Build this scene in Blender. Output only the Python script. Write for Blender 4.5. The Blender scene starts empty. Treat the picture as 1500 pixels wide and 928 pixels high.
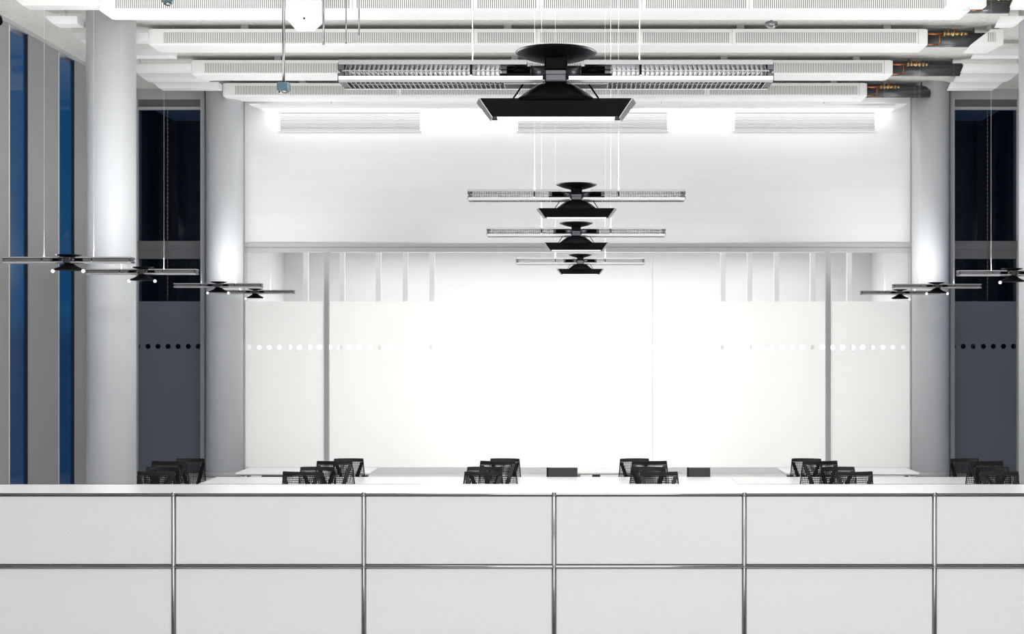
import bpy, bmesh, math, random
from mathutils import Vector, Matrix
random.seed(4)
S = bpy.context.scene
COL = S.collection
F = 2000.0; VX = 846.0; VY = 500.0; EYE = 2.7       # focal length in px, vanishing point, eye height
WALL_Y = 28.0; CEIL = EYE+5.17; SIDE = 9.15

# ---------------------------------------------------------------- camera
cd = bpy.data.cameras.new('camera'); cam = bpy.data.objects.new('camera', cd); COL.objects.link(cam)
cam.location = (0, 0, EYE); cam.rotation_euler = (math.pi/2, 0, 0)
cd.sensor_width = 36; cd.lens = 36*F/1500
cd.shift_x = -(VX-750)/1500; cd.shift_y = (VY-464)/1500
cd.clip_end = 300
S.camera = cam
S.view_settings.view_transform = 'Standard'
S.view_settings.look = 'None'
S.view_settings.gamma = 1.0
S.view_settings.use_curve_mapping = False
S.view_settings.exposure = 0.0

# ---------------------------------------------------------------- dusk sky
w = bpy.data.worlds.new('dusk'); S.world = w; w.use_nodes = True
nt = w.node_tree; bg = nt.nodes['Background']
tc = nt.nodes.new('ShaderNodeTexCoord'); sp = nt.nodes.new('ShaderNodeSeparateXYZ')
rp = nt.nodes.new('ShaderNodeValToRGB')
nt.links.new(tc.outputs['Generated'], sp.inputs[0]); nt.links.new(sp.outputs['Z'], rp.inputs[0])
nt.links.new(rp.outputs[0], bg.inputs[0])
rp.color_ramp.elements[0].position = 0.0; rp.color_ramp.elements[0].color = (0.006, 0.032, 0.092, 1)
rp.color_ramp.elements[1].position = 0.02; rp.color_ramp.elements[1].color = (0.006, 0.058, 0.15, 1)
e = rp.color_ramp.elements.new(0.5); e.color = (0.01, 0.055, 0.15, 1)
bg.inputs[1].default_value = 1.0

# ---------------------------------------------------------------- added fill lights out of frame, plus the meeting room's ceiling light
def area(name, loc, rot, sx, sy, power, col=(1, 1, 1)):
    l = bpy.data.lights.new(name, 'AREA'); l.shape = 'RECTANGLE'; l.size = sx; l.size_y = sy
    l.energy = power; l.color = col
    o = bpy.data.objects.new(name, l); COL.objects.link(o); o.location = loc; o.rotation_euler = rot
    return o
area('ceiling_light_near', (0, 3.0, 7.6), (0, 0, 0), 6, 5, 180)  # added fill for the floor and the cabinet top
area('ceiling_light_mid', (0.3, 12.5, 7.6), (0, 0, 0), 6, 8, 520)  # added fill over the tables, bounces off the floor
area('ceiling_light_beams', (0.5, 8.0, 6.3), (math.radians(97), 0, 0), 11, 1.2, 440)  # added fill aimed forward and up at the beams
area('rear_daylight', (0.6, -1.6, 3.4), (math.pi/2, 0, 0), 5, 3.5, 270)  # added fill for the cabinet front, no window there
area('meeting_room_ceiling_light', (0.0, 30.2, 4.70), (0, 0, 0), 11.0, 1.6, 165)
UPLIGHT = 90

# ---------------------------------------------------------------- materials
def mat(name, col, rough=0.5, metal=0.0, spec=0.5, coat=0.0, emit=None, es=0.0, bump=None, var=None):
    m = bpy.data.materials.new(name); m.use_nodes = True
    n = m.node_tree; b = n.nodes['Principled BSDF']
    b.inputs['Base Color'].default_value = (*col, 1); b.inputs['Roughness'].default_value = rough
    b.inputs['Metallic'].default_value = metal; b.inputs['Specular IOR Level'].default_value = spec
    b.inputs['Coat Weight'].default_value = coat; b.inputs['Coat Roughness'].default_value = 0.08
    if emit:
        b.inputs['Emission Color'].default_value = (*emit, 1); b.inputs['Emission Strength'].default_value = es
    if bump or var:
        t = n.nodes.new('ShaderNodeTexCoord'); nz = n.nodes.new('ShaderNodeTexNoise')
        mp = n.nodes.new('ShaderNodeMapping'); n.links.new(t.outputs['Object'], mp.inputs[0]); n.links.new(mp.outputs[0], nz.inputs[0])
        sc = (bump or var)[0]
        if isinstance(sc, tuple): mp.inputs['Scale'].default_value = sc; nz.inputs['Scale'].default_value = 1.0
        else: nz.inputs['Scale'].default_value = sc
        nz.inputs['Detail'].default_value = 4
        if bump:
            bp = n.nodes.new('ShaderNodeBump'); bp.inputs['Strength'].default_value = bump[1]
            bp.inputs['Distance'].default_value = 0.01
            n.links.new(nz.outputs[0], bp.inputs['Height']); n.links.new(bp.outputs[0], b.inputs['Normal'])
        if var:
            mr = n.nodes.new('ShaderNodeMapRange'); mr.inputs[3].default_value = 1-var[1]; mr.inputs[4].default_value = 1+var[1]
            mr.inputs[1].default_value = 0.3; mr.inputs[2].default_value = 0.7
            mx = n.nodes.new('ShaderNodeVectorMath'); mx.operation = 'SCALE'; mx.inputs[0].default_value = col
            n.links.new(nz.outputs[0], mr.inputs[0]); n.links.new(mr.outputs[0], mx.inputs['Scale'])
            n.links.new(mx.outputs[0], b.inputs['Base Color'])
    return m

def glass_mat(name, tint=(1, 1, 1), gloss=0.08, ior=1.3):
    m = bpy.data.materials.new(name); m.use_nodes = True; n = m.node_tree; n.nodes.clear()
    o = n.nodes.new('ShaderNodeOutputMaterial'); t = n.nodes.new('ShaderNodeBsdfTransparent'); g = n.nodes.new('ShaderNodeBsdfGlossy')
    fr = n.nodes.new('ShaderNodeFresnel'); fr.inputs[0].default_value = ior
    t.inputs[0].default_value = (*tint, 1); g.inputs['Roughness'].default_value = gloss
    mx = n.nodes.new('ShaderNodeMixShader'); ge = n.nodes.new('ShaderNodeNewGeometry')
    mu = n.nodes.new('ShaderNodeMath'); mu.operation = 'MULTIPLY'; iv = n.nodes.new('ShaderNodeMath'); iv.operation = 'SUBTRACT'; iv.inputs[0].default_value = 1
    n.links.new(ge.outputs['Backfacing'], iv.inputs[1]); n.links.new(fr.outputs[0], mu.inputs[0]); n.links.new(iv.outputs[0], mu.inputs[1])
    n.links.new(mu.outputs[0], mx.inputs[0]); n.links.new(t.outputs[0], mx.inputs[1]); n.links.new(g.outputs[0], mx.inputs[2])
    n.links.new(mx.outputs[0], o.inputs[0]); return m

def film_mat(name, col, tcol, x0, pitch, z0, r):
    # matt film with a row of clear round holes
    m = bpy.data.materials.new(name); m.use_nodes = True; n = m.node_tree; n.nodes.clear(); L_ = n.links.new
    o = n.nodes.new('ShaderNodeOutputMaterial'); d = n.nodes.new('ShaderNodeBsdfDiffuse'); t = n.nodes.new('ShaderNodeBsdfTranslucent')
    d.inputs[0].default_value = (*col, 1); t.inputs[0].default_value = (*tcol, 1)
    a = n.nodes.new('ShaderNodeAddShader'); L_(d.outputs[0], a.inputs[0]); L_(t.outputs[0], a.inputs[1])
    tc = n.nodes.new('ShaderNodeTexCoord'); sx = n.nodes.new('ShaderNodeSeparateXYZ'); L_(tc.outputs['Object'], sx.inputs[0])
    def mth(op, p, q=None, **k):
        h = n.nodes.new('ShaderNodeMath'); h.operation = op
        for i_, v in enumerate((p, q)):
            if v is None: continue
            if isinstance(v, (int, float)): h.inputs[i_].default_value = v
            else: L_(v, h.inputs[i_])
        return h.outputs[0]
    u = mth('SUBTRACT', mth('FLOORED_MODULO', mth('SUBTRACT', sx.outputs['X'], x0-pitch/2), pitch), pitch/2)
    v = mth('SUBTRACT', sx.outputs['Z'], z0)
    dd = mth('ADD', mth('MULTIPLY', u, u), mth('MULTIPLY', v, v))
    hole = mth('LESS_THAN', dd, r*r)
    tr = n.nodes.new('ShaderNodeBsdfTransparent'); mx = n.nodes.new('ShaderNodeMixShader')
    L_(hole, mx.inputs[0]); L_(a.outputs[0], mx.inputs[1]); L_(tr.outputs[0], mx.inputs[2]); L_(mx.outputs[0], o.inputs[0]); return m

M = dict(
    white=mat('white_lacquer', (0.88, 0.88, 0.88), 0.45),
    beam=mat('beam_white', (0.9, 0.9, 0.885), 0.5),
    slot=mat('grille_grey', (0.20, 0.20, 0.19), 0.6),
    concrete=mat('concrete', (0.70, 0.69, 0.65), 0.85, bump=(14, 0.15), var=((0.6, 6, 1), 0.10)),
    floor=mat('white_floor', (0.86, 0.86, 0.86), 0.35, var=(3, 0.02)),
    wallw=mat('gloss_white_wall', (0.80, 0.805, 0.805), 0.32, coat=0.2, var=((0.08, 1, 3.0), 0.035)),  # horizontal reflection streaks are painted into the colour
    panel=mat('grey_wall_panel', (0.30, 0.30, 0.305), 0.5, var=((1, 0.3, 0.2), 0.03)),
    jamb=mat('dark_jamb', (0.012, 0.012, 0.02), 0.6),
    frame=mat('grey_frame', (0.46, 0.465, 0.465), 0.45),
    darkframe=mat('dark_frame', (0.13, 0.13, 0.14), 0.5),
    trim=mat('pale_trim', (0.75, 0.75, 0.76), 0.4),
    column=mat('column_paint', (0.66, 0.675, 0.70), 0.38),
    cab=mat('cabinet_panel', (0.70, 0.70, 0.705), 0.42, bump=(260, 0.06), var=(90, 0.02)),
    cabtop=mat('cabinet_top', (0.86, 0.86, 0.86), 0.18),
    chrome=mat('chrome', (0.34, 0.34, 0.35), 0.10, 1.0),
    alu=mat('satin_aluminium', (0.30, 0.30, 0.31), 0.28, 1.0),
    mirror=mat('polished_reflector', (0.85, 0.85, 0.86), 0.28, 1.0),
    dalu=mat('dark_aluminium', (0.085, 0.085, 0.095), 0.35, 0.8),
    black=mat('black_lacquer', (0.003, 0.003, 0.0045), 0.5, spec=0.06),
    blackm=mat('black_mesh', (0.005, 0.005, 0.005), 0.6, spec=0.2),
    blackp=mat('black_plastic', (0.009, 0.009, 0.009), 0.5, spec=0.25),
    greyfab=mat('grey_fabric', (0.05, 0.05, 0.052), 0.8),
    duct=mat('grey_duct', (0.12, 0.125, 0.13), 0.35, 0.6),
    copper=mat('copper', (0.45, 0.17, 0.07), 0.35, 1.0),
    brass=mat('brass', (0.55, 0.38, 0.16), 0.3, 1.0),
    lens=mat('lit_lens', (1, 1, 1), 0.5, emit=(1, 1, 1), es=1.6),
    washlens=mat('wash_lens', (1, 1, 1), 0.5, emit=(1, 1, 1), es=6.5),
    lumwall=mat('luminous_wall', (1, 1, 1), 0.5, emit=(1, 1, 1), es=1.65),  # added glow to backlight the frosted film
    lip=mat('pale_aluminium', (0.60, 0.60, 0.61), 0.3, 0.65),
    housing=mat('grey_anodised', (0.36, 0.36, 0.37), 0.35, 0.3),
    lensdim=mat('lit_lens_soft', (1, 1, 1), 0.5, emit=(1, 1, 1), es=0.35),
    glass=glass_mat('clear_glass', (0.96, 0.98, 1.0)),
    whiteglass=glass_mat('white_glass', (0.99, 0.99, 0.985), 0.15, 1.18),
    meet=mat('meeting_room_wall', (0.62, 0.62, 0.625), 0.6),
    darkglass=glass_mat('tinted_glass', (0.55, 0.6, 0.65)),
    sensor=mat('blue_sensor_glass', (0.05, 0.10, 0.13), 0.1, coat=1.0),
    film=film_mat('frosted_film', (0.32, 0.32, 0.32), (0.62, 0.62, 0.615), (364.5-VX)*.014, .2065, EYE-8.5*.014, .05),
    dfilm=film_mat('dark_film', (0.155, 0.172, 0.205), (0.02, 0.02, 0.025), (216.5-VX)*.014, .2065, EYE-7*.014, .052),
    facade=mat('dark_facade', (0.006, 0.007, 0.008), 0.8),
    facadeb=mat('navy_facade', (0.012, 0.03, 0.055), 0.8),
    desk=mat('desk_white', (0.87, 0.87, 0.87), 0.3),
    edge=mat('desk_edge', (0.5, 0.49, 0.45), 0.5),
    cable=mat('steel_cable', (0.8, 0.8, 0.8), 0.3, 0.3),
)

# ---------------------------------------------------------------- mesh builder
class MB:
    def __init__(s): s.bm = bmesh.new()
    def box(s, x0, x1, y0, y1, z0, z1):
        v = [s.bm.verts.new((x, y, z)) for z in (z0, z1) for y in (y0, y1) for x in (x0, x1)]
        for f in ((0, 2, 3, 1), (4, 5, 7, 6), (0, 1, 5, 4), (2, 6, 7, 3), (0, 4, 6, 2), (1, 3, 7, 5)):
            s.bm.faces.new([v[i] for i in f])
        return s
    def hexa(s, pts):     # 8 points, order as box
        v = [s.bm.verts.new(p) for p in pts]
        for f in ((0, 2, 3, 1), (4, 5, 7, 6), (0, 1, 5, 4), (2, 6, 7, 3), (0, 4, 6, 2), (1, 3, 7, 5)):
            s.bm.faces.new([v[i] for i in f])
        return s
    def tube(s, a, b, r, n=12, r2=None, caps=True):
        a = Vector(a); b = Vector(b); d = (b-a).normalized()
        u = d.orthogonal().normalized(); w_ = d.cross(u)
        r2 = r if r2 is None else r2
        A = [s.bm.verts.new(a+(u*math.cos(t)+w_*math.sin(t))*r) for t in [2*math.pi*i/n for i in range(n)]]
        B = [s.bm.verts.new(b+(u*math.cos(t)+w_*math.sin(t))*r2) for t in [2*math.pi*i/n for i in range(n)]]
        for i in range(n):
            f = s.bm.faces.new((A[i], A[(i+1) % n], B[(i+1) % n], B[i])); f.smooth = n > 6
        if caps: s.bm.faces.new(A[::-1]); s.bm.faces.new(B)
        return s
    def path(s, pts, r, n=8):
        for i in range(len(pts)-1): s.tube(pts[i], pts[i+1], r, n)
        for p in pts[1:-1]: s.ball(p, r, 8)
        return s
    def ball(s, c, r, n=12, sz=1.0):
        m = Matrix.Translation(c) @ Matrix.Diagonal((1, 1, sz, 1))
        res = bmesh.ops.create_uvsphere(s.bm, u_segments=n, v_segments=max(6, n//2+1), radius=r, matrix=m)
        for v in res['verts']:
            for f in v.link_faces: f.smooth = True
        return s
    def lathe(s, prof, n=32, c=(0, 0, 0), sy=1.0):
        rings = []
        for r, z in prof:
            rings.append([s.bm.verts.new((c[0]+r*math.cos(2*math.pi*i/n), c[1]+r*sy*math.sin(2*math.pi*i/n), c[2]+z)) for i in range(n)])
        for k in range(len(rings)-1):
            for i in range(n):
                f = s.bm.faces.new((rings[k][i], rings[k][(i+1) % n], rings[k+1][(i+1) % n], rings[k+1][i])); f.smooth = True
        s.bm.faces.new(rings[0][::-1]); s.bm.faces.new(rings[-1])
        return s
    def prism(s, prof, x0, x1):       # profile in (y,z), extruded along x
        a = [s.bm.verts.new((x0, y, z)) for y, z in prof]; b = [s.bm.verts.new((x1, y, z)) for y, z in prof]
        n = len(prof)
        for i in range(n): s.bm.faces.new((a[i], a[(i+1) % n], b[(i+1) % n], b[i]))
        s.bm.faces.new(a[::-1]); s.bm.faces.new(b)
        return s
    def disc(s, c, r, thick, n=16):   # disc facing -y
        return s.tube((c[0], c[1]-thick, c[2]), (c[0], c[1], c[2]), r, n)
    def build(s, name, m, parent=None, bevel=0):
        bmesh.ops.recalc_face_normals(s.bm, faces=s.bm.faces[:])
        me = bpy.data.meshes.new(name); s.bm.to_mesh(me); s.bm.free()
        me.materials.append(M[m] if isinstance(m, str) else m)
        o = bpy.data.objects.new(name, me); COL.objects.link(o)
        if parent: o.parent = parent
        if bevel:
            b = o.modifiers.new('bevel', 'BEVEL'); b.width = bevel; b.segments = 2; b.limit_method = 'ANGLE'
        return o

def tag(o, label=None, cat=None, group=None, kind=None):
    if label: o['label'] = label
    if cat: o['category'] = cat
    if group: o['group'] = group
    if kind: o['kind'] = kind
    return o
def thing(name, loc, label, cat, group=None):
    o = bpy.data.objects.new(name, None); COL.objects.link(o); o.location = loc
    return tag(o, label, cat, group)
def kids(o): return [c for c in bpy.data.objects if c.parent == o]
def copy_tree(o, parent=None):
    ch = kids(o)
    c = o.copy(); COL.objects.link(c); c.parent = parent
    for k in ch: copy_tree(k, c)
    return c
def struct(mb, name, m, parent=None, bevel=0):
    o = mb.build(name, m, parent, bevel)
    if not parent: o['kind'] = 'structure'
    return o
def px(x, D): return (x-VX)*D/F
def pz(y, D): return EYE+(VY-y)*D/F

# ================================================================ STRUCTURE
struct(MB().box(-SIDE-0.3, SIDE+0.3, -2.3, WALL_Y+4, -0.2, 0), 'floor', 'floor')
struct(MB().box(-SIDE-0.3, SIDE+0.3, -2.3, WALL_Y+4, CEIL, CEIL+0.25), 'ceiling', 'concrete')
struct(MB().box(-SIDE-0.3, SIDE+0.3, -2.3, -2.0, 0, CEIL), 'wall_rear', 'panel')

# side walls: tall grey panels with slim floor-to-ceiling windows between them
WIN0 = 21.97; MOD = 2.10; WW = 0.76
win_y = [WIN0+MOD*k for k in range(-9, 3)]
n_win = 0
for sgn, nm in ((-1, 'left'), (1, 'right')):
    mb = MB(); tr = MB()
    def xr(a, b): return (min(sgn*a, sgn*b), max(sgn*a, sgn*b))
    prev = -2.0
    for y in win_y + [WALL_Y+0.2]:
        x0, x1 = xr(SIDE, SIDE+0.05)
        mb.box(x0, x1, prev, min(y, WALL_Y), 0, CEIL-0.001)
        prev = y+WW
    x0, x1 = xr(SIDE-0.03, SIDE+0.02)
    tr.box(x0, x1, -2.0, WALL_Y-0.01, CEIL-0.06, CEIL-0.002)
    struct(mb, 'wall_'+nm, 'panel'); struct(tr, 'trim_'+('1' if sgn < 0 else '2'), 'frame')
    for y in win_y:
        n_win += 1
        wn = bpy.data.objects.new('window_%d' % n_win, None); COL.objects.link(wn); wn['kind'] = 'structure'
        x0, x1 = xr(SIDE-0.004, SIDE+0.05)
        MB().box(x0, x1, y+0.002, y+0.028, 0.002, CEIL-0.065).build('near_frame', 'trim', wn)
        x0, x1 = xr(SIDE-0.002, SIDE+0.05)
        MB().box(x0, x1, y+WW-0.02, y+WW-0.002, 0.002, CEIL-0.065).build('far_frame', 'jamb', wn)
        x0, x1 = xr(SIDE+0.036, SIDE+0.042)
        MB().box(x0, x1, y+0.028, y+WW-0.02, 0.002, CEIL-0.065).build('pane', 'glass', wn)

# back wall: white upper wall, grey transom, frosted glazing below, dark windows at both ends
CX0, CX1 = px(358, WALL_Y), px(1334, WALL_Y)
Z = lambda y: pz(y, WALL_Y)
struct(MB().box(CX0, CX1, WALL_Y, WALL_Y+0.2, Z(356), CEIL-0.001), 'wall_back', 'wallw')
mb = MB().box(CX0, CX1, WALL_Y-0.05, WALL_Y+0.2, Z(361.5), Z(356)).box(CX0, CX1, WALL_Y-0.03, WALL_Y+0.2, Z(363), Z(361.5)).box(CX0, CX1, WALL_Y-0.05, WALL_Y+0.2, Z(369), Z(363))
struct(mb, 'trim_3', 'frame')
mb = MB()
for x in (478.5, 1213): mb.box(px(x-3.5, WALL_Y), px(x+3.5, WALL_Y), WALL_Y-0.03, WALL_Y+0.07, 0.005, Z(369))
for x0, x1 in ((354, 359), (1333, 1338)): mb.box(px(x0, WALL_Y), px(x1, WALL_Y), WALL_Y-0.06, WALL_Y+0.2, 0.005, CEIL-0.002)
struct(mb, 'trim_4', 'frame')
n = n_win
for x0, x1 in ((359, 475), (482, 1209.5), (1216.5, 1333)):
    n += 1
    wn = bpy.data.objects.new('window_%d' % n, None); COL.objects.link(wn); wn['kind'] = 'structure'
    MB().box(px(x0, WALL_Y), px(x1, WALL_Y), WALL_Y+0.02, WALL_Y+0.032, 0.01, Z(369)).build('pane', 'whiteglass', wn)
    fl = MB().box(px(x0, WALL_Y)+.003, px(x1, WALL_Y)-.003, WALL_Y+0.034, WALL_Y+0.0345, 0.012, Z(441)).build('frosted_film', 'film', wn)
    if x0 == 482:
        MB().box(px(956, WALL_Y)-0.006, px(956, WALL_Y)+0.006, WALL_Y+0.012, WALL_Y+0.019, 0.01, Z(370)).build('glass_joint', 'trim', wn)
struct(MB().box(CX0+.03, CX1-.03, WALL_Y-.04, WALL_Y+.015, 0.001, .127), 'baseboard_back', 'desk')
# dark windows
for sgn in (-1, 1):
    n += 1
    wn = bpy.data.objects.new('window_%d' % n, None); COL.objects.link(wn); wn['kind'] = 'structure'
    def X(x): return sgn*(VX-x)*WALL_Y/F if sgn > 0 else -(VX-x)*WALL_Y/F
    def bb(m_, a, b, y0, y1, z0, z1):
        p, q = X(a), X(b); return m_.box(min(p, q), max(p, q), y0, y1, z0, z1)
    m_ = MB(); bb(m_, 193, 203, WALL_Y-.04, WALL_Y+.2, .003, CEIL-.002); bb(m_, 295, 301, WALL_Y-.08, WALL_Y+.2, .003, CEIL-.002)
    m_.build('side_frame', 'frame', wn)
    m_ = MB(); bb(m_, 203, 295, WALL_Y-.06, WALL_Y+.2, Z(146), CEIL-.002); m_.build('head_panel', 'frame', wn)
    m_ = MB(); bb(m_, 203, 295, WALL_Y-.02, WALL_Y+.2, Z(157), Z(146)); m_.build('head_panel', 'darkframe', wn)
    m_ = MB(); bb(m_, 203, 295, WALL_Y-.05, WALL_Y+.1, Z(161), Z(157)); m_.build('head_rail', 'frame', wn)
    m_ = MB(); bb(m_, 203, 295, WALL_Y-.05, WALL_Y+.1, Z(365), Z(353)); bb(m_, 203, 295, WALL_Y-.03, WALL_Y+.1, Z(379), Z(365)); m_.build('transom', 'darkframe', wn)
    m_ = MB(); bb(m_, 203, 295, WALL_Y+.02, WALL_Y+.03, .01, Z(161)); m_.build('pane', 'darkglass', wn)
    m_ = MB(); bb(m_, 203.2, 294.8, WALL_Y+.012, WALL_Y+.0125, .012, Z(441)); m_.build('grey_film', 'dfilm', wn)
    m_ = MB(); xx = X(247)
    for i in range(46): m_.ball((xx, WALL_Y-.07, Z(165)-i*0.083), 0.014, 8)
    m_.tube((xx, WALL_Y-.07, Z(165)), (xx, WALL_Y-.07, Z(440)), .004, 6)
    m_.build('blind_chain', 'darkframe', wn)
    # added blocks that darken the dusk view through this window
    a, b = sorted((sgn*9.65, sgn*10.9))
    struct(MB().box(a, b, 33.0, 34.0, -2, 16), 'wall_outside', 'facade')
    a, b = sorted((sgn*7.4, sgn*12))
    struct(MB().box(a, b, 36.0, 37.0, -2, 16).box(a, b, 35.9, 36.0, 5, 5.3), 'wall_outside', 'facadeb')
    # partition between back room and window
    p = sorted((sgn*(abs(CX0)), sgn*(abs(CX0)+0.12)))
    struct(MB().box(p[0], p[1], WALL_Y+.2, WALL_Y+4, 0, CEIL), 'wall_partition', 'meet')
# end wall of the side zones, outside edge kept open to the dusk
struct(MB().box(CX0, CX1, WALL_Y+3.8, WALL_Y+3.95, 0, 5.1), 'wall_meeting_room', 'meet')
struct(MB().box(CX0+.15, CX1-.15, WALL_Y+3.7, WALL_Y+3.74, .15, 3.35), 'wall_luminous', 'lumwall')  # added glowing panel that brightens the film from behind
struct(MB().box(CX0, CX1, WALL_Y+.2, WALL_Y+3.8, 4.82, 4.95), 'ceiling_meeting_room', 'white')

# ================================================================ COLUMNS
def column(x, y, r, label):
    t = thing('round_column', (x, y, 0), label, 'column', 'round white columns')
    MB().lathe([(r, 0.0), (r, CEIL-0.002)], 64).build('shaft', 'column', t)
    MB().lathe([(r+.012, 0.0), (r+.012, 0.10), (r+.001, 0.11)], 64).build('base_ring', 'frame', t)
column(px(163, 21.2), 21.2, .37, 'large pale round column nearest on the left, in front of the grey panelled wall')
column(-px(163, 21.2), 21.2, .37, 'white column cut by the right picture edge, nearest on the right')
column(px(329, 27.45), 27.45, .365, 'slimmer looking pale column between the left dark window and the white glazing')
column(px(1363, 27.45), 27.45, .365, 'slimmer looking pale column between the white glazing and the right dark window')

# ================================================================ CEILING BEAMS
HB = EYE+4.82; HT = EYE+5.08
XL, XR = -6.94, 5.66
def slats(x0, x1, y, z0, z1, pitch=0.030, wd=0.016):
    m = MB(); x = x0
    while x < x1: m.box(x, x+wd, y-.008, y, z0, z1); x += pitch
    return m
beam_lab = {19.9: 'long white slatted ceiling beam at the very top of the view, nearest',
            22.2: 'long white ceiling beam second from the front, above the big pendant lamp',
            24.66: 'long white ceiling beam third from the front, passing behind the big pendant louvres',
            26.85: 'farthest long white ceiling beam, close to the white back wall'}
for D, lab in beam_lab.items():
    t = thing('ceiling_beam', (0, D, HB), lab, 'ceiling beam', 'long slatted ceiling beams')
    h = HT-HB; dp = .66
    xr_ = XR if D > 20 else px(1418, 19.9)
    # casing: front face with rounded lower edge and chamfered far edge
    prof = [(0, .02), (0.012, .006), (.035, 0), (dp-.08, 0), (dp, .06), (dp, h), (0, h)]
    MB().prism(prof, XL, xr_).build('casing', 'beam', t)
    MB().prism([(y_*0.97+.01, z_*0.96+.004) for y_, z_ in prof], XL-.035, XL+.01).build('end_cap', 'white', t)
    MB().prism([(y_*0.97+.01, z_*0.96+.004) for y_, z_ in prof], xr_-.01, xr_+.035).build('end_cap', 'white', t)
    cuts = [px(234, 22.2), px(694, 22.2), px(786, 22.2), px(936, 22.2), px(1072, 22.2), px(1345, 22.2)]
    if D < 20: cuts = [px(163, 19.9), px(516, 19.9), px(693, 19.9), px(790, 19.9), px(940, 19.9), px(1097, 19.9), px(1404, 19.9)]
    if D > 24: cuts = [cuts[0], px(560, 24.66), cuts[3]-.9, px(1035, 26.85), cuts[-1]]
    for i in range(len(cuts)-1):
        a, b = cuts[i]+.05, cuts[i+1]-.03
        z0, z1 = .035, h-.055
        g = MB().box(a, b, -.002, .0, z0, z1).build('grille', 'slot', t)
        slats(a, b, -.003, z0, z1).build('slats', 'beam', g)
        MB().box(b+.028, b+.036, -.004, .0, .01, h-.005).build('joint', 'frame', t)
    # suspension brackets and a pale strip of duct on top of the casing
    for x in (-5.5, -1.2, 2.6, 5.0):
        MB().box(x, x+.12, .1, .16, h-.0, CEIL-HB).build('hanger', 'frame', t)

# short white baffles continuing the beams towards the side walls
for D in (19.9, 21.05, 22.2, 23.4, 24.66, 25.5, 26.4):
    xe = -7.72 if D == 21.05 else XL-.04 if D in beam_lab else -6.95
    t = thing('ceiling_baffle', (0, D, EYE+4.90), 'short white ceiling baffle on the left, %s' % {
        19.9: 'topmost, its end above the big column', 21.05: 'first one left of the big column', 22.2: 'in line with the second beam',
        23.4: 'between the second and third beams', 24.66: 'in line with the third beam', 25.5: 'between the third and fourth beams',
        26.4: 'lowest, over the left dark window'}[D], 'baffle', 'short ceiling baffles at left')
    MB().hexa([(-8.10, 0.02, 0), (xe, .02, 0), (-8.10, .30, 0), (xe, .30, 0), (-8.24, 0, .12), (xe, 0, .12), (-8.24, .32, .12), (xe, .32, .12)]).build('body', 'beam', t, .008)
    MB().tube((-7.95, .15, .12), (-7.95, .15, CEIL-EYE-4.90), .01).build('hanger', 'cable', t)
for D in (19.9, 21.05, 23.4, 24.66, 25.5, 26.4):
    yy = VY-4.9*F/D
    xs = px(1390+(130-yy)*0.765+2, D)
    xe2 = 6.8 if D == 21.05 else 8.10
    t = thing('ceiling_baffle', (0, D, EYE+4.90), 'short white ceiling baffle on the right, %s' % {
        19.9: 'topmost in the corner', 21.05: 'second from the top in the corner', 23.4: 'just below the slatted beam end',
        24.66: 'in the middle beside the duct ends', 25.5: 'second lowest', 26.4: 'lowest, over the right dark window'}[D], 'baffle', 'short ceiling baffles at right')
    MB().hexa([(xs-.05, 0.02, 0), (xe2, .02, 0), (xs+.0, .30, 0), (xe2, .30, 0), (xs, 0, .12), (xe2+.14, 0, .12), (xs+.05, .32, .12), (xe2+.14, .32, .12)]).build('body', 'beam', t, .008)
    MB().tube((xe2-.1, .15, .12), (xe2-.1, .15, CEIL-EYE-4.90), .01).build('hanger', 'cable', t)
# slatted beam end on the far right
t = thing('ceiling_beam', (0, 22.2, HB), 'short slatted beam end in the top right corner, cut on a slant', 'ceiling beam')
xa = px(1441, 22.2); h = HT-HB
MB().hexa([(xa-.22, 0, 0), (6.93, 0, 0), (xa-.15, .66, 0), (6.84, .66, 0), (xa+.12, 0, h), (6.93, 0, h), (xa+.2, .66, h), (6.93, .66, h)]).build('casing', 'beam', t, .01)
g = MB().box(xa+.05, 6.8, -.002, 0, .05, h-.055).build('grille', 'slot', t)
slats(xa+.05, 6.8, -.003, .05, h-.055).build('slats', 'beam', g)
MB().box(6.7, 6.76, .1, .16, h, CEIL-HB).build('hanger', 'frame', t)

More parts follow.
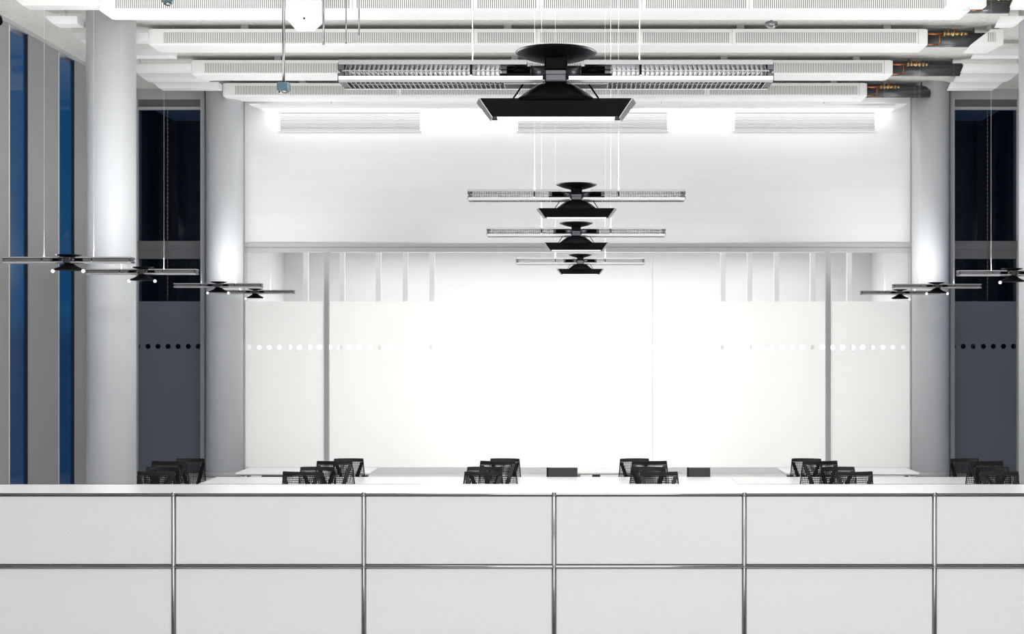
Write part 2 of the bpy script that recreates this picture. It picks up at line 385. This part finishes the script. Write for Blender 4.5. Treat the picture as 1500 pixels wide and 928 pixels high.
# ---------------- ducts and valves running from the right-hand beam ends
for D, lab in ((19.9, 'topmost, at the upper edge'), (22.2, 'beside the second beam'), (24.66, 'beside the third beam'), (26.85, 'lowest, ending over the right column')):
    x0 = XR+.04 if D > 20 else px(1418, 19.9)+.04
    y0 = D+.34
    def xd(z): 
        yy = VY-(z-EYE)*F/y0; return px(1390+(130-yy)*0.765-5, y0)
    xe = xd(HB+.13)
    if D > 26: xe = px(1366, D)
    t = thing('ceiling_duct', (0, y0, HB), 'pair of dark grey round ceiling ducts, '+lab, 'duct', 'dark ducts beyond the beam ends')
    for dz, dy in ((.19, .0), (.095, -.12)):
        xp_ = xe if D > 26 else xd(HB+dz)
        MB().tube((x0, dy, dz), (xp_, dy, dz), .082, 24).build('duct_pipe', 'duct', t)
    MB().box(x0, xe-.12, .10, .20, .20, .33).build('duct_saddle', 'darkframe', t)
    for x in (x0+.35, xe-.15): MB().box(x, x+.03, -.02, .02, .25, CEIL-HB).build('hanger', 'darkframe', t)
    v = thing('valve_set', (x0, D+.05, HB+.16), 'copper and brass pipe valves, '+lab, 'pipe valve', 'copper valves at the beam ends')
    MB().tube((-.03, 0, .03), (.28, 0, .03), .017, 12).path([(-.03, 0, -.14), (.18, 0, -.14), (.20, 0, -.12), (.20, 0, .03)], .012).tube((.34, 0, .02), (.34, 0, .12), .012).build('copper_pipe', 'copper', v)
    m_ = MB()
    for i, (a, r) in enumerate(((.26, .03), (.33, .026), (.40, .034), (.47, .028), (.54, .03), (.60, .022))):
        m_.tube((a, 0, .03), (a+.045, 0, .03), r, 12)
    m_.tube((.26, 0, .03), (.66, 0, .03), .018, 12).build('valve_body', 'brass', v)
    MB().tube((.44, 0, .03), (.44, 0, .11), .012, 10).box(.41, .47, -.012, .012, .10, .118).build('valve_handle', 'copper', v)

# ---------------- small ceiling devices
def sensor(xp, D, zt_y, zb_y, label):
    x = px(xp, D); t = thing('ceiling_sensor', (x, D, pz(zb_y, D)), label, 'sensor')
    zt = CEIL-pz(zb_y, D); hh = pz(zt_y, D)-pz(zb_y, D)
    MB().tube((0, 0, hh), (0, 0, zt), .017, 12).build('drop_rod', 'alu', t)
    MB().box(-.075, .075, -.06, .06, .03, hh).build('housing', 'sensor', t, .015)
    MB().lathe([(.03, 0), (.062, .012), (.062, .03)], 20).build('lens', 'chrome', t)
sensor(415.5, 17.0, 121, 137, 'blue-grey glass sensor box hanging on a long thin rod')
sensor(246, 19.3, -8, 8, 'small blue-grey sensor at the upper edge, above the nearest beam')
x = px(448, 19.6); t = thing('access_point', (x, 19.6, pz(44, 19.6)), 'white angular junction box with a dark dot on the nearest beam', 'ceiling device')
MB().hexa([(-.14, -.12, 0), (.10, -.12, 0), (-.14, .1, 0), (.10, .1, 0), (-.26, -.12, .14), (.25, -.12, .14), (-.26, .1, .14), (.25, .1, .14)]).box(-.26, .25, -.12, .1, .14, .40).build('housing', 'white', t, .006)
MB().disc((0, -.121, .14), .014, .006).build('indicator', 'black', t)
for xx in (-.19, .15): MB().tube((xx, 0, .4), (xx, 0, CEIL-pz(44, 19.6)), .012).build('hanger_rod', 'alu', t)
x = px(1415, 19.5); t = thing('access_point', (x, 19.5, pz(15, 19.5)), 'white rounded device at the right end of the nearest beam', 'ceiling device')
MB().box(-.30, .27, -.1, .1, .03, .25).build('housing', 'white', t, .02)
MB().tube((0, 0, 0), (0, 0, .04), .05, 20).build('lens', 'trim', t)
MB().tube((0.1, 0, .25), (0.1, 0, CEIL-pz(15, 19.5)), .012).build('hanger_rod', 'alu', t)
t = thing('conduit_rod', (px(474, 18.6), 18.6, pz(64, 18.6)), 'slim bare metal rod hanging beside the white junction box', 'rod')
MB().tube((0, 0, 0), (0, 0, CEIL-pz(64, 18.6)), .013, 12).build('rod', 'alu', t)
MB().ball((0, 0, 0), .018).build('tip', 'alu', t)
for xp, yb, lab in ((507, 63, 'short thin rod in front of the second beam, left of two'), (526, 50, 'short thin rod in front of the second beam, right of two')):
    t = thing('conduit_rod', (px(xp, 19.0), 19.0, pz(yb, 19.0)), lab, 'rod')
    MB().tube((0, 0, 0), (0, 0, CEIL-pz(yb, 19.0)), .010, 10).build('rod', 'alu', t)
    MB().ball((0, 0, 0), .014).build('tip', 'alu', t)
t = thing('sprinkler_head', (px(1130, 21.6), 21.6, pz(41, 21.6)), 'round metal fitting between the first and second beams', 'sprinkler')
MB().lathe([(.05, 0), (.07, .02), (.10, .04), (.10, .09)], 24).build('cup', 'alu', t)
MB().tube((0, 0, .09), (0, 0, CEIL-pz(41, 21.6)), .02).build('stem', 'alu', t)
t = thing('wall_spotlight', (-SIDE+.02, 21.35, pz(27, 21.35)), 'dark round fitting high on the grey wall at the upper left edge', 'fitting')  # dark round fitting, not a lamp
MB().tube((0, 0, 0), (.06, 0, 0), .10, 24).build('mount', 'dalu', t)
MB().tube((.06, 0, 0), (.10, -.08, -.07), .07, 20).build('head', 'black', t)

# ---------------- wall-wash light fitting along the top of the back wall
t = thing('wall_wash_light', (0, 27.62, pz(156, 27.62)), 'long white glowing light trough along the top of the white wall', 'light')
a, b = px(363, 27.6), px(1330, 27.6)
m_ = MB(); N = 24
m_.prism([(0, .06), (.0, .02), (.03, -.03), (.10, -.06), (.18, -.06), (.20, .06)], a+.25, b-.25)
m_.build('trough', 'white', t)
MB().prism([(.06, -.061), (.17, -.061), (.215, .02), (.205, .02), (.165, -.055), (.06, -.055)], a+.3, b-.3).build('tube_lens', 'washlens', t)
MB().hexa([(a+.05, .04, .03), (a+.25, .04, -.05), (a+.05, .16, .03), (a+.25, .16, -.05), (a, 0, .06), (a+.25, 0, .06), (a, .2, .06), (a+.25, .2, .06)]).build('end_piece', 'white', t)
MB().hexa([(b-.25, .04, -.05), (b-.05, .04, .03), (b-.25, .16, -.05), (b-.05, .16, .03), (b-.25, 0, .06), (b, 0, .06), (b-.25, .2, .06), (b, .2, .06)]).build('end_piece', 'white', t)
for x in (-5, -1.7, 1.7, 5): MB().tube((x, .1, .06), (x, .1, CEIL-pz(156, 27.62)), .012).build('hanger', 'white', t)

# ---------------- vent grilles high on the back wall
for x0, x1, lab in ((411, 615, 'left'), (759, 977, 'middle'), (1076, 1281, 'right')):
    t = thing('vent_grille', (px((x0+x1)/2, WALL_Y), WALL_Y, Z(191)), 'wide pale slatted air grille on the white wall, '+lab+' one of three', 'air grille', 'wall air grilles')
    hw = (x1-x0)/2*WALL_Y/F; hh = Z(165)-Z(191)
    MB().box(-hw, hw, -.006, -.001, 0, hh).build('backing', mat('grille_back', (.20, .20, .195), .6), t)
    m_ = MB()
    for i in range(12):
        z = .012+i*(hh-.02)/12; m_.box(-hw, hw, -.02, -.006, z, z+.013)
    m_.build('slats', 'wallw', t)
    MB().box(-hw-.03, -hw, -.025, -.001, -.02, hh+.02).box(hw, hw+.03, -.025, -.001, -.02, hh+.02).box(-hw, hw, -.025, -.001, -.02, 0).box(-hw, hw, -.025, -.001, hh, hh+.02).build('grille_frame', 'wallw', t)

# ---------------- white vertical fins in the bright room behind the clear glass strip
fin0 = None
for i, x in enumerate((448, 501.5, 554.5, 594, 633)):
    for k, xx in enumerate((x, 2*VX-x)):
        D = 28.9
        t = thing('vertical_fin', (px(xx, D), D, 0), 'white vertical fin behind the glass, %s from the %s column' % (('first', 'second', 'third', 'fourth', 'fifth')[i], ('left', 'right')[k]), 'fin', 'white fins behind the glazing')
        MB().box(-.055, .055, -.02, .05, 0, 4.80).build('fin_panel', 'desk', t, .01)
        MB().box(-.07, .07, -.04, .07, 0, .02).build('foot_plate', 'alu', t)

# ================================================================ PENDANT LAMPS
def louvre_arm(t, s):
    """one louvred arm, s = -1 left / +1 right"""
    a, b = .19, .748
    def bx(m, x0, x1, *r): return m.box(min(s*x0, s*x1), max(s*x0, s*x1), *r)
    # housing: ribbed top plate, rounded lower lip, central web
    m = MB(); bx(m, .10, b, -.078, .078, .030, .038)
    bx(m, .10, b, -.080, -.070, .022, .036); bx(m, .10, b, .070, .080, .022, .036)
    bx(m, .05, b, -.004, .004, -.02, .030)
    m.build('housing', 'housing', t)
    m = MB(); prof = [(-.080, -.018), (-.078, -.030), (-.070, -.038), (-.060, -.036), (-.066, -.026), (-.070, -.018)]
    m.prism(prof, min(s*.045, s*b), max(s*.045, s*b)); m.prism([(-y, z) for y, z in prof], min(s*.045, s*b), max(s*.045, s*b))
    m.build('lower_lip', 'lip', t)
    # curved reflector behind the front blades
    m = MB(); k = 10; pts = [(-.066+.056*math.sin(math.pi*min(i/k*1.15, 1)), .029-.050*i/k) for i in range(k+1)]
    x0, x1 = sorted((s*a, s*(b-.012)))
    for i in range(k):
        f = m.bm.faces.new([m.bm.verts.new(p) for p in ((x0, *pts[i]), (x1, *pts[i]), (x1, *pts[i+1]), (x0, *pts[i+1]))]); f.smooth = True
    m.build('reflector', 'mirror', t)
    m = MB(); p = .0165; x = a+.004
    while x < b-.02:
        xx = s*x; e_ = s*.0035                      # each blade curves a little outwards towards its front edge
        m.hexa([(xx-.0007+e_, -.072, .003), (xx+.0007+e_, -.072, .003), (xx-.0007, -.014, .004), (xx+.0007, -.014, .004),
                (xx-.0007-e_, -.072, .029), (xx+.0007-e_, -.072, .029), (xx-.0007, -.030, .029), (xx+.0007, -.030, .029)])
        m.hexa([(xx-.0007, -.072, -.020), (xx+.0007, -.072, -.020), (xx-.0007, -.030, -.020), (xx+.0007, -.030, -.020),
                (xx-.0007+e_, -.072, .0), (xx+.0007+e_, -.072, .0), (xx-.0007, -.014, .0), (xx+.0007, -.014, .0)])
        x += p
    bx(m, a, b-.012, -.0725, -.069, -.0005, .0035)
    m.build('louvre', 'housing', t)
    # underside louvre with raked blades
    m = MB(); x = a-.01
    while x < b-.02:
        x0 = s*x; x1 = s*(x+.013)
        m.hexa([(x0-.0012, -.062, -.037), (x0+.0012, -.062, -.037), (x0-.0012, .062, -.037), (x0+.0012, .062, -.037),
                (x1-.0012, -.062, -.018), (x1+.0012, -.062, -.018), (x1-.0012, .062, -.018), (x1+.0012, .062, -.018)])
        x += p
    m.build('underside_louvre', 'lip', t)
    m = MB(); bx(m, a, b-.02, -.064, .064, -.0175, -.0165); m.build('underside_cover', 'black', t)
    m = MB().tube((s*a, .03, .005), (s*(b-.03), .03, .005), .008, 12); m.build('lamp_tube', 'lens', t)
    # notched end cap
    m = MB(); x0, x1 = s*.728, s*.752
    ax, bx_ = min(x0, x1), max(x0, x1)
    m.box(ax, bx_, -.074, .074, .004, .030).box(ax, bx_, -.074, .074, -.034, -.006).box(min(s*.728, s*.742), max(s*.728, s*.742), -.066, .066, -.006, .004)
    m.build('end_cap', 'dalu', t, .002)
    # centre joint: dark sleeve, exposed cables and clamp
    m = MB().tube((s*.036, -.045, .0), (s*.085, -.045, .0), .024, 20).tube((s*.085, -.045, .0), (s*.088, -.045, .0), .027, 20); m.build('clamp', 'dalu', t)
    m = MB().tube((s*.088, -.045, .008), (s*.17, -.045, .008), .014, 16); bx(m, .088, a+.002, -.075, -.02, -.030, -.008); m.build('connector', 'black', t)
    m = MB().path([(s*.088, -.07, .012), (s*.12, -.074, .022), (s*.15, -.072, .006), (s*.19, -.07, .004)], .002, 6).path([(s*.088, -.07, .004), (s*.11, -.075, .014), (s*.14, -.072, .022), (s*.16, -.07, .026)], .002, 6)
    m.build('wire', 'black', t)
    # hanging point: dark clip, white bolt with glow added, no lamp
    hx = s*.292
    MB().box(hx-.004, hx+.004, -.076, -.066, -.014, .029).build('hanger_clip', 'black', t)
    MB().ball((hx, -.077, -.018), .005, 10).build('bolt', 'lensdim', t)

def pendant(loc, label, kind, group, s0=1.0):
    t = thing('pendant_lamp', loc, label, 'pendant lamp', group)
    for s in (-1, 1): louvre_arm(t, s)
    top = CEIL-loc[2]
    for s in (-1, 1): MB().tube((s*.292, 0, .038), (s*.292, 0, top), .0008, 6).ball((s*.292, 0, .045), .006, 8).build('suspension_cable', 'cable', t)
    if kind == 'big':
        MB().lathe([(.030, .040), (.060, .048), (.105, .060), (.135, .072), (.143, .078), (.140, .081), (.09, .082), (.0, .082)][:-1], 48).build('top_saucer', 'black', t)
        MB().box(-.039, .039, -.062, .062, -.034, .008).build('centre_block', 'dalu', t, .006)
        MB().box(-.039, .039, -.064, .062, .009, .054).build('neck', 'black', t, .006)
        MB().box(-.036, .036, -.066, -.060, -.010, .006).build('cover_plate', 'dalu', t, .002)
        MB().lathe([(.052, -.030), (.078, -.042), (.108, -.062), (.130, -.080), (.146, -.092), (.140, -.096)], 48, sy=.75).build('flare', 'black', t)
        MB().path([(.115, -.02, -.036), (.148, -.03, -.086)], .003).path([(-.115, -.02, -.036), (-.148, -.03, -.086)], .003).build('stay', 'black', t)
        # tapered downlight box
        w0, w1, d = .262, .215, .05
        m = MB().hexa([(-w1, -d+.01, -.150), (w1, -d+.01, -.150), (-w1-.01, d, -.150), (w1+.01, d, -.150),
                       (-w0, -d, -.089), (w0, -d, -.089), (-w0-.014, d, -.089), (w0+.014, d, -.089)])
        m.build('downlight_box', 'black', t)
        for s in (-1, 1):
            m = MB().hexa([(s*(w1+.004), -d+.013, -.153), (s*(w1+.007), -d+.013, -.153), (s*(w1+.014), d, -.153), (s*(w1+.017), d, -.153),
                           (s*(w0+.001), -d+.003, -.089), (s*(w0+.005), -d+.003, -.089), (s*(w0+.016), d, -.089), (s*(w0+.020), d, -.089)])
            m.build('side_trim', 'housing', t)
        MB().box(-w1+.01, w1-.01, -d+.016, d-.004, -.1545, -.1505).build('lens', 'lensdim', t)
    else:
        MB().lathe([(.030, .030), (.070, .038), (.115, .050), (.150, .062), (.146, .066)], 40).build('top_saucer', 'black', t)
        MB().box(-.035, .035, -.06, .06, -.034, .042).build('centre_block', 'dalu', t, .006)
        MB().lathe([(.045, -.030), (.060, -.045), (.105, -.075), (.165, -.102), (.175, -.112), (.16, -.118)], 40).build('flare', 'black', t)
        for sx in (-1, 1): MB().ball((sx*.178, -.03, -.128), .021, 12).build('bulb', 'lens', t)
    for s in (-1, 1):                       # the lamp throws most of its light at the ceiling
        l = area('uplight', (s*.47, 0, .045), (math.pi, 0, 0), .5, .12, UPLIGHT/2*(.48 if loc[1] > 20 else 1)); l.parent = t
    return t
L = 1.5
for xp, wpx, yp, lab in ((814, 628, 103.5, 'largest pendant lamp with long louvred arms, nearest, at top centre'),
                         (844.5, 316, 285, 'centre pendant lamp second in size, highest of the three smaller ones'),
                         (844, 260, 339, 'centre pendant lamp in the middle of the three smaller ones, over the transom'),
                         (850, 187, 382, 'smallest and lowest of the centre row of pendant lamps')):
    D = F*L/wpx
    pendant((px(xp, D-.08), D, pz(yp, D-.08)), lab, 'big', 'centre row pendant lamps')
for xp, wpx, yp, lab in ((101, 187, 381, 'leftmost pendant lamp, hanging in front of the grey panelled wall'),
                         (209, 160, 398, 'pendant lamp hanging across the big left column'),
                         (320, 128, 418, 'pendant lamp across the slimmer left column'),
                         (374, 114, 427.5, 'farthest left pendant lamp, half hidden behind its neighbour'),
                         (1483, 160, 400, 'rightmost pendant lamp, cut by the picture edge'),
                         (1372, 128, 419, 'pendant lamp across the right column, second from right'),
                         (1318, 114, 428.5, 'farthest right pendant lamp, partly behind its neighbour')):
    D = F*L/wpx
    pendant((px(xp, D), D, pz(yp, D)), lab, 'small', 'side row pendant lamps')

# ================================================================ DESKS
def desk(x0, x1, y0, y1, zt, label, group):
    t = thing('white_table', ((x0+x1)/2, (y0+y1)/2, 0), label, 'table', group)
    hx, hy = (x1-x0)/2, (y1-y0)/2
    MB().box(-hx, hx, -hy, hy, zt-.025, zt).build('tabletop', 'desk', t, .004)
    MB().box(-hx+.01, hx-.01, -hy+.02, hy-.02, zt-.04, zt-.026).build('underframe', 'edge', t)
    for sx in (-1, 1):
        x = sx*(hx-.10)
        m = MB().box(x-.03, x+.03, -hy+.06, hy-.06, 0.0, .03).box(x-.025, x+.025, -.04, .04, .03, zt-.06).box(x-.02, x+.02, -hy+.05, hy-.05, zt-.06, zt-.04)
        m.build('leg', 'alu', t, .004)
    MB().box(-hx+.3, -hx+.75 if hx > .5 else -hx+.42, -.05, .05, zt-.12, zt-.045).build('cable_tray', 'darkframe', t)
xs = [-5.13, -1.47, 2.17, 5.83]
for i, lab in enumerate(('left', 'middle', 'right')):
    desk(xs[i]+.003, xs[i+1]-.003, 18.25, 19.38, .78, 'long white table just behind the cabinet edge, '+lab+' one of three', 'long white tables')
desk(px(345, 20), px(541, 20), 20.0, 20.8, .78, 'white table before the left frosted glass pane', 'far white tables')
desk(px(1151, 20), px(1347, 20), 20.0, 20.8, .78, 'white table before the right frosted glass pane', 'far white tables')
desk(px(838, 20.1), px(932, 20.1), 20.1, 20.9, .78, 'small white table at centre behind the dark low-backed chair', 'far white tables')

# ================================================================ CHAIRS
def make_chair():
    """task chair facing +y, origin on the floor under the backrest; backrest 1.0 high"""
    t = thing('mesh_office_chair', (0, 0, 0), '-', 'chair', 'black mesh office chairs')
    z0, z1, w0, w1 = .50, 1.08, .275, .215          # backrest: narrow top, wide bottom
    def P(u, v, off=0):                             # u -1..1, v 0..1
        wv = w0+(w1-w0)*v; bow = .05*(u*u)+.02*math.sin(v*math.pi)
        return Vector((u*wv, bow+off-.03*(v-.2), z0+(z1-z0)*v))
    fr = MB()
    rim = [P(-1, v/6) for v in range(7)]+[P(u/4, 1) for u in range(-3, 4)]+[P(1, v/6) for v in range(6, -1, -1)]+[P(u/4, 0) for u in range(3, -4, -1)]
    fr.path(rim+[rim[0]], .0085, 8)
    # padded top band
    for i in range(8):
        a, b = P(-1+i/4, 1), P(-1+(i+1)/4, 1); c, d = P(-1+i/4, .93), P(-1+(i+1)/4, .93)
        k = Vector((0, .006, 0))
        fr.hexa([c-k, d-k, c+k, d+k, a-k, b-k, a+k, b+k])
    fr.build('back_frame', 'blackp', t)
    m = MB(); nu, nv = 24, 24
    def strip(a, b, w_, ax):
        d = (b-a).normalized(); n_ = d.cross(Vector((0, 1, 0))).normalized()*w_
        v = [m.bm.verts.new(q) for q in (a-n_, a+n_, b+n_, b-n_)]; m.bm.faces.new(v)
    for i in range(1, nu):
        u = -1+2*i/nu
        for j in range(6): strip(P(u, j/6), P(u, (j+1)/6), .0040, 0)
    for j in range(1, nv):
        for i in range(6): strip(P(-1+i/3, j/nv, .0008), P(-1+(i+1)/3, j/nv, .0008), .0040, 1)
    m.build('back_mesh', 'blackm', t)
    # V shaped rear support
    m = MB()
    for s in (-1, 1):
        pts = [Vector((s*.02, -.045, .42)), Vector((s*.08, -.055, .66)), Vector((s*.145, -.035, .88)), P(s*.92, .92, -.01)]
        for q in range(3):
            a, b = pts[q], pts[q+1]; k = Vector((.034-.003*q, 0, 0)); j = Vector((0, .009, 0))
            k2 = Vector((.034-.003*(q+1), 0, 0))
            m.hexa([a-k-j, a+k-j, a-k+j, a+k+j, b-k2-j, b+k2-j, b-k2+j, b+k2+j])
    m.box(-.04, .04, -.06, .02, .36, .46)
    m.build('back_support', 'blackp', t, .004)
    MB().box(-.235, .235, .02, .455, .43, .475).build('seat', 'blackm', t, .02)
    MB().box(-.10, .10, .08, .34, .385, .43).build('tilt_mechanism', 'blackp', t, .01)
    MB().tube((0, .23, .10), (0, .23, .26), .026, 16).tube((0, .23, .26), (0, .23, .39), .016, 16).build('gas_column', 'blackp', t)
    for i in range(5):
        an = 2*math.pi*i/5+.3; c, s_ = math.cos(an), math.sin(an)
        m = MB().tube((0, .23, .11), (c*.23, .23+s_*.23, .075), .022, 10, .014); lg = m.build('base_leg', 'blackp', t)
        MB().tube((c*.23-s_*.012, .23+s_*.23+c*.012, .028), (c*.23+s_*.012, .23+s_*.23-c*.012, .028), .028, 14).tube((c*.23, .23+s_*.23, .03), (c*.23, .23+s_*.23, .075), .007, 8).build('caster', 'black', lg)
    return t
proto = make_chair(); used = False
rows = {  # pixel centre x for A (nearest, back to us), B, C, D (farthest)
    'left edge': (227, 240, 247, 280), 'left table': (440, 466, 490, 511), 'left of centre': (708, 710, 729, 740),
    'right of centre': (965, 950, 951, 929), 'right table': (1252, 1226, 1202, 1181), 'right edge': (1465, 1452, 1445, 1412)}
spots = (('nearest', 16.6, 1.03, 0, 191.0), ('second', 17.6, 1.0, math.pi, 184), ('third', 17.97, 1.04, 0, 175.5), ('farthest', 19.62, .94, math.pi, 172))
desc = {'left edge': 'group at the left before the dark window', 'left table': 'group below the left window post', 'left of centre': 'group left of centre',
        'right of centre': 'group right of centre', 'right table': 'group below the right window post', 'right edge': 'group at the right edge'}
for g, xsx in rows.items():
    for (pos, D, sc, rz, dy), xp in zip(spots, xsx):
        c = proto if not used else copy_tree(proto); used = True
        c.location = (px(xp, D), D, 0); c.scale = (sc, sc, sc)
        c.rotation_euler = (0, 0, rz+math.radians(random.uniform(-7, 7)))
        c['label'] = 'black mesh-back office chair, %s of the %s' % (pos, desc[g])
# two low dark chairs with solid backs
def low_chair(xp, D, w_, label):
    t = thing('low_back_chair', (px(xp, D), D, 0), label, 'chair', 'low dark solid-backed chairs')
    h_ = pz(684.5, D); hw = w_/2
    MB().box(-hw, hw, -.015, .015, h_-.27, h_).build('backrest', 'greyfab', t, .006)
    MB().box(-hw-.004, -hw+.022, -.019, .019, h_-.27, h_+.002).build('edge_strip', 'blackp', t)
    MB().box(-.21, .21, .03, .45, .42, .46).build('seat', 'greyfab', t, .012)
    for s in (-1, 1):
        MB().path([(s*(hw-.03), .0, h_-.1), (s*(hw-.03), 0, .01)], .011).build('leg', 'blackp', t)
        MB().path([(s*(.19), .42, .43), (s*.19, .44, .01)], .011).build('leg', 'blackp', t)
    MB().tube((-.19, 0, .41), (.19, 0, .41), .011).tube((-.19, 0, .41), (-.19, .42, .41), .011).tube((.19, 0, .41), (.19, .42, .41), .011).build('seat_frame', 'blackp', t)
low_chair(823.5, 19.6, .44, 'dark low chair with a plain solid back, at picture centre')
low_chair(1023.5, 19.6, .33, 'dark narrow low chair with a plain solid back, right of centre')

# ================================================================ FOREGROUND CABINET
D0 = 0.75*F/278.8; P = .75; R = .2845; TR = .0078
x_first = px(254, D0)-2*P; NB = 8; NR = 7
ztop = pz(723.5, D0)
t = thing('modular_cabinet', (0, D0, 0), 'long pale grey modular cabinet with chrome tube frame across the foreground', 'cabinet')
dep = .35
zs = [ztop-i*R for i in range(NR+1)]; xs_ = [x_first+i*P for i in range(NB+1)]
for i in range(NB):
    for j in range(NR):
        o = MB().box(xs_[i]+TR+.001, xs_[i+1]-TR-.001, .002, .010, zs[j+1]+TR+.001, zs[j]-TR-.001).build('front_panel', 'cab', t, .002)
for j in range(NR+1): MB().tube((xs_[0], 0, zs[j]), (xs_[-1], 0, zs[j]), TR*(.55 if j == 0 else .8), 20).build('horizontal_tube', 'chrome', t)
for x in xs_: MB().tube((x, 0, zs[0]), (x, 0, max(zs[-1], .012)), TR, 20).build('upright_tube', 'chrome', t)
for x in xs_:
    for z in zs: MB().ball((x, 0, z), TR*1.22, 16).build('ball_joint', 'chrome', t)
MB().box(xs_[0], xs_[-1], 0.004, dep-.006, ztop-.004, ztop+.003).build('top_panel', 'cabtop', t, .002)
MB().tube((xs_[0], dep, ztop), (xs_[-1], dep, ztop), TR*.5, 16).build('rear_tube', 'chrome', t)
MB().box(xs_[0], xs_[-1], dep-.008, dep-.002, zs[-1]+.01, ztop-.005).build('back_panel', 'cab', t)
for x in (xs_[0], xs_[-1]): MB().box(x-.004, x+.004, .012, dep-.01, zs[-1]+.01, ztop-.006).build('side_panel', 'cab', t)
m = MB()
for x in xs_: m.tube((x, dep, ztop), (x, dep, .0), TR, 12)
m.build('rear_upright', 'chrome', t)
m = MB()
for x in xs_: m.tube((x, 0, 0), (x, 0, .012), .014, 14)
m.build('foot', 'blackp', t)
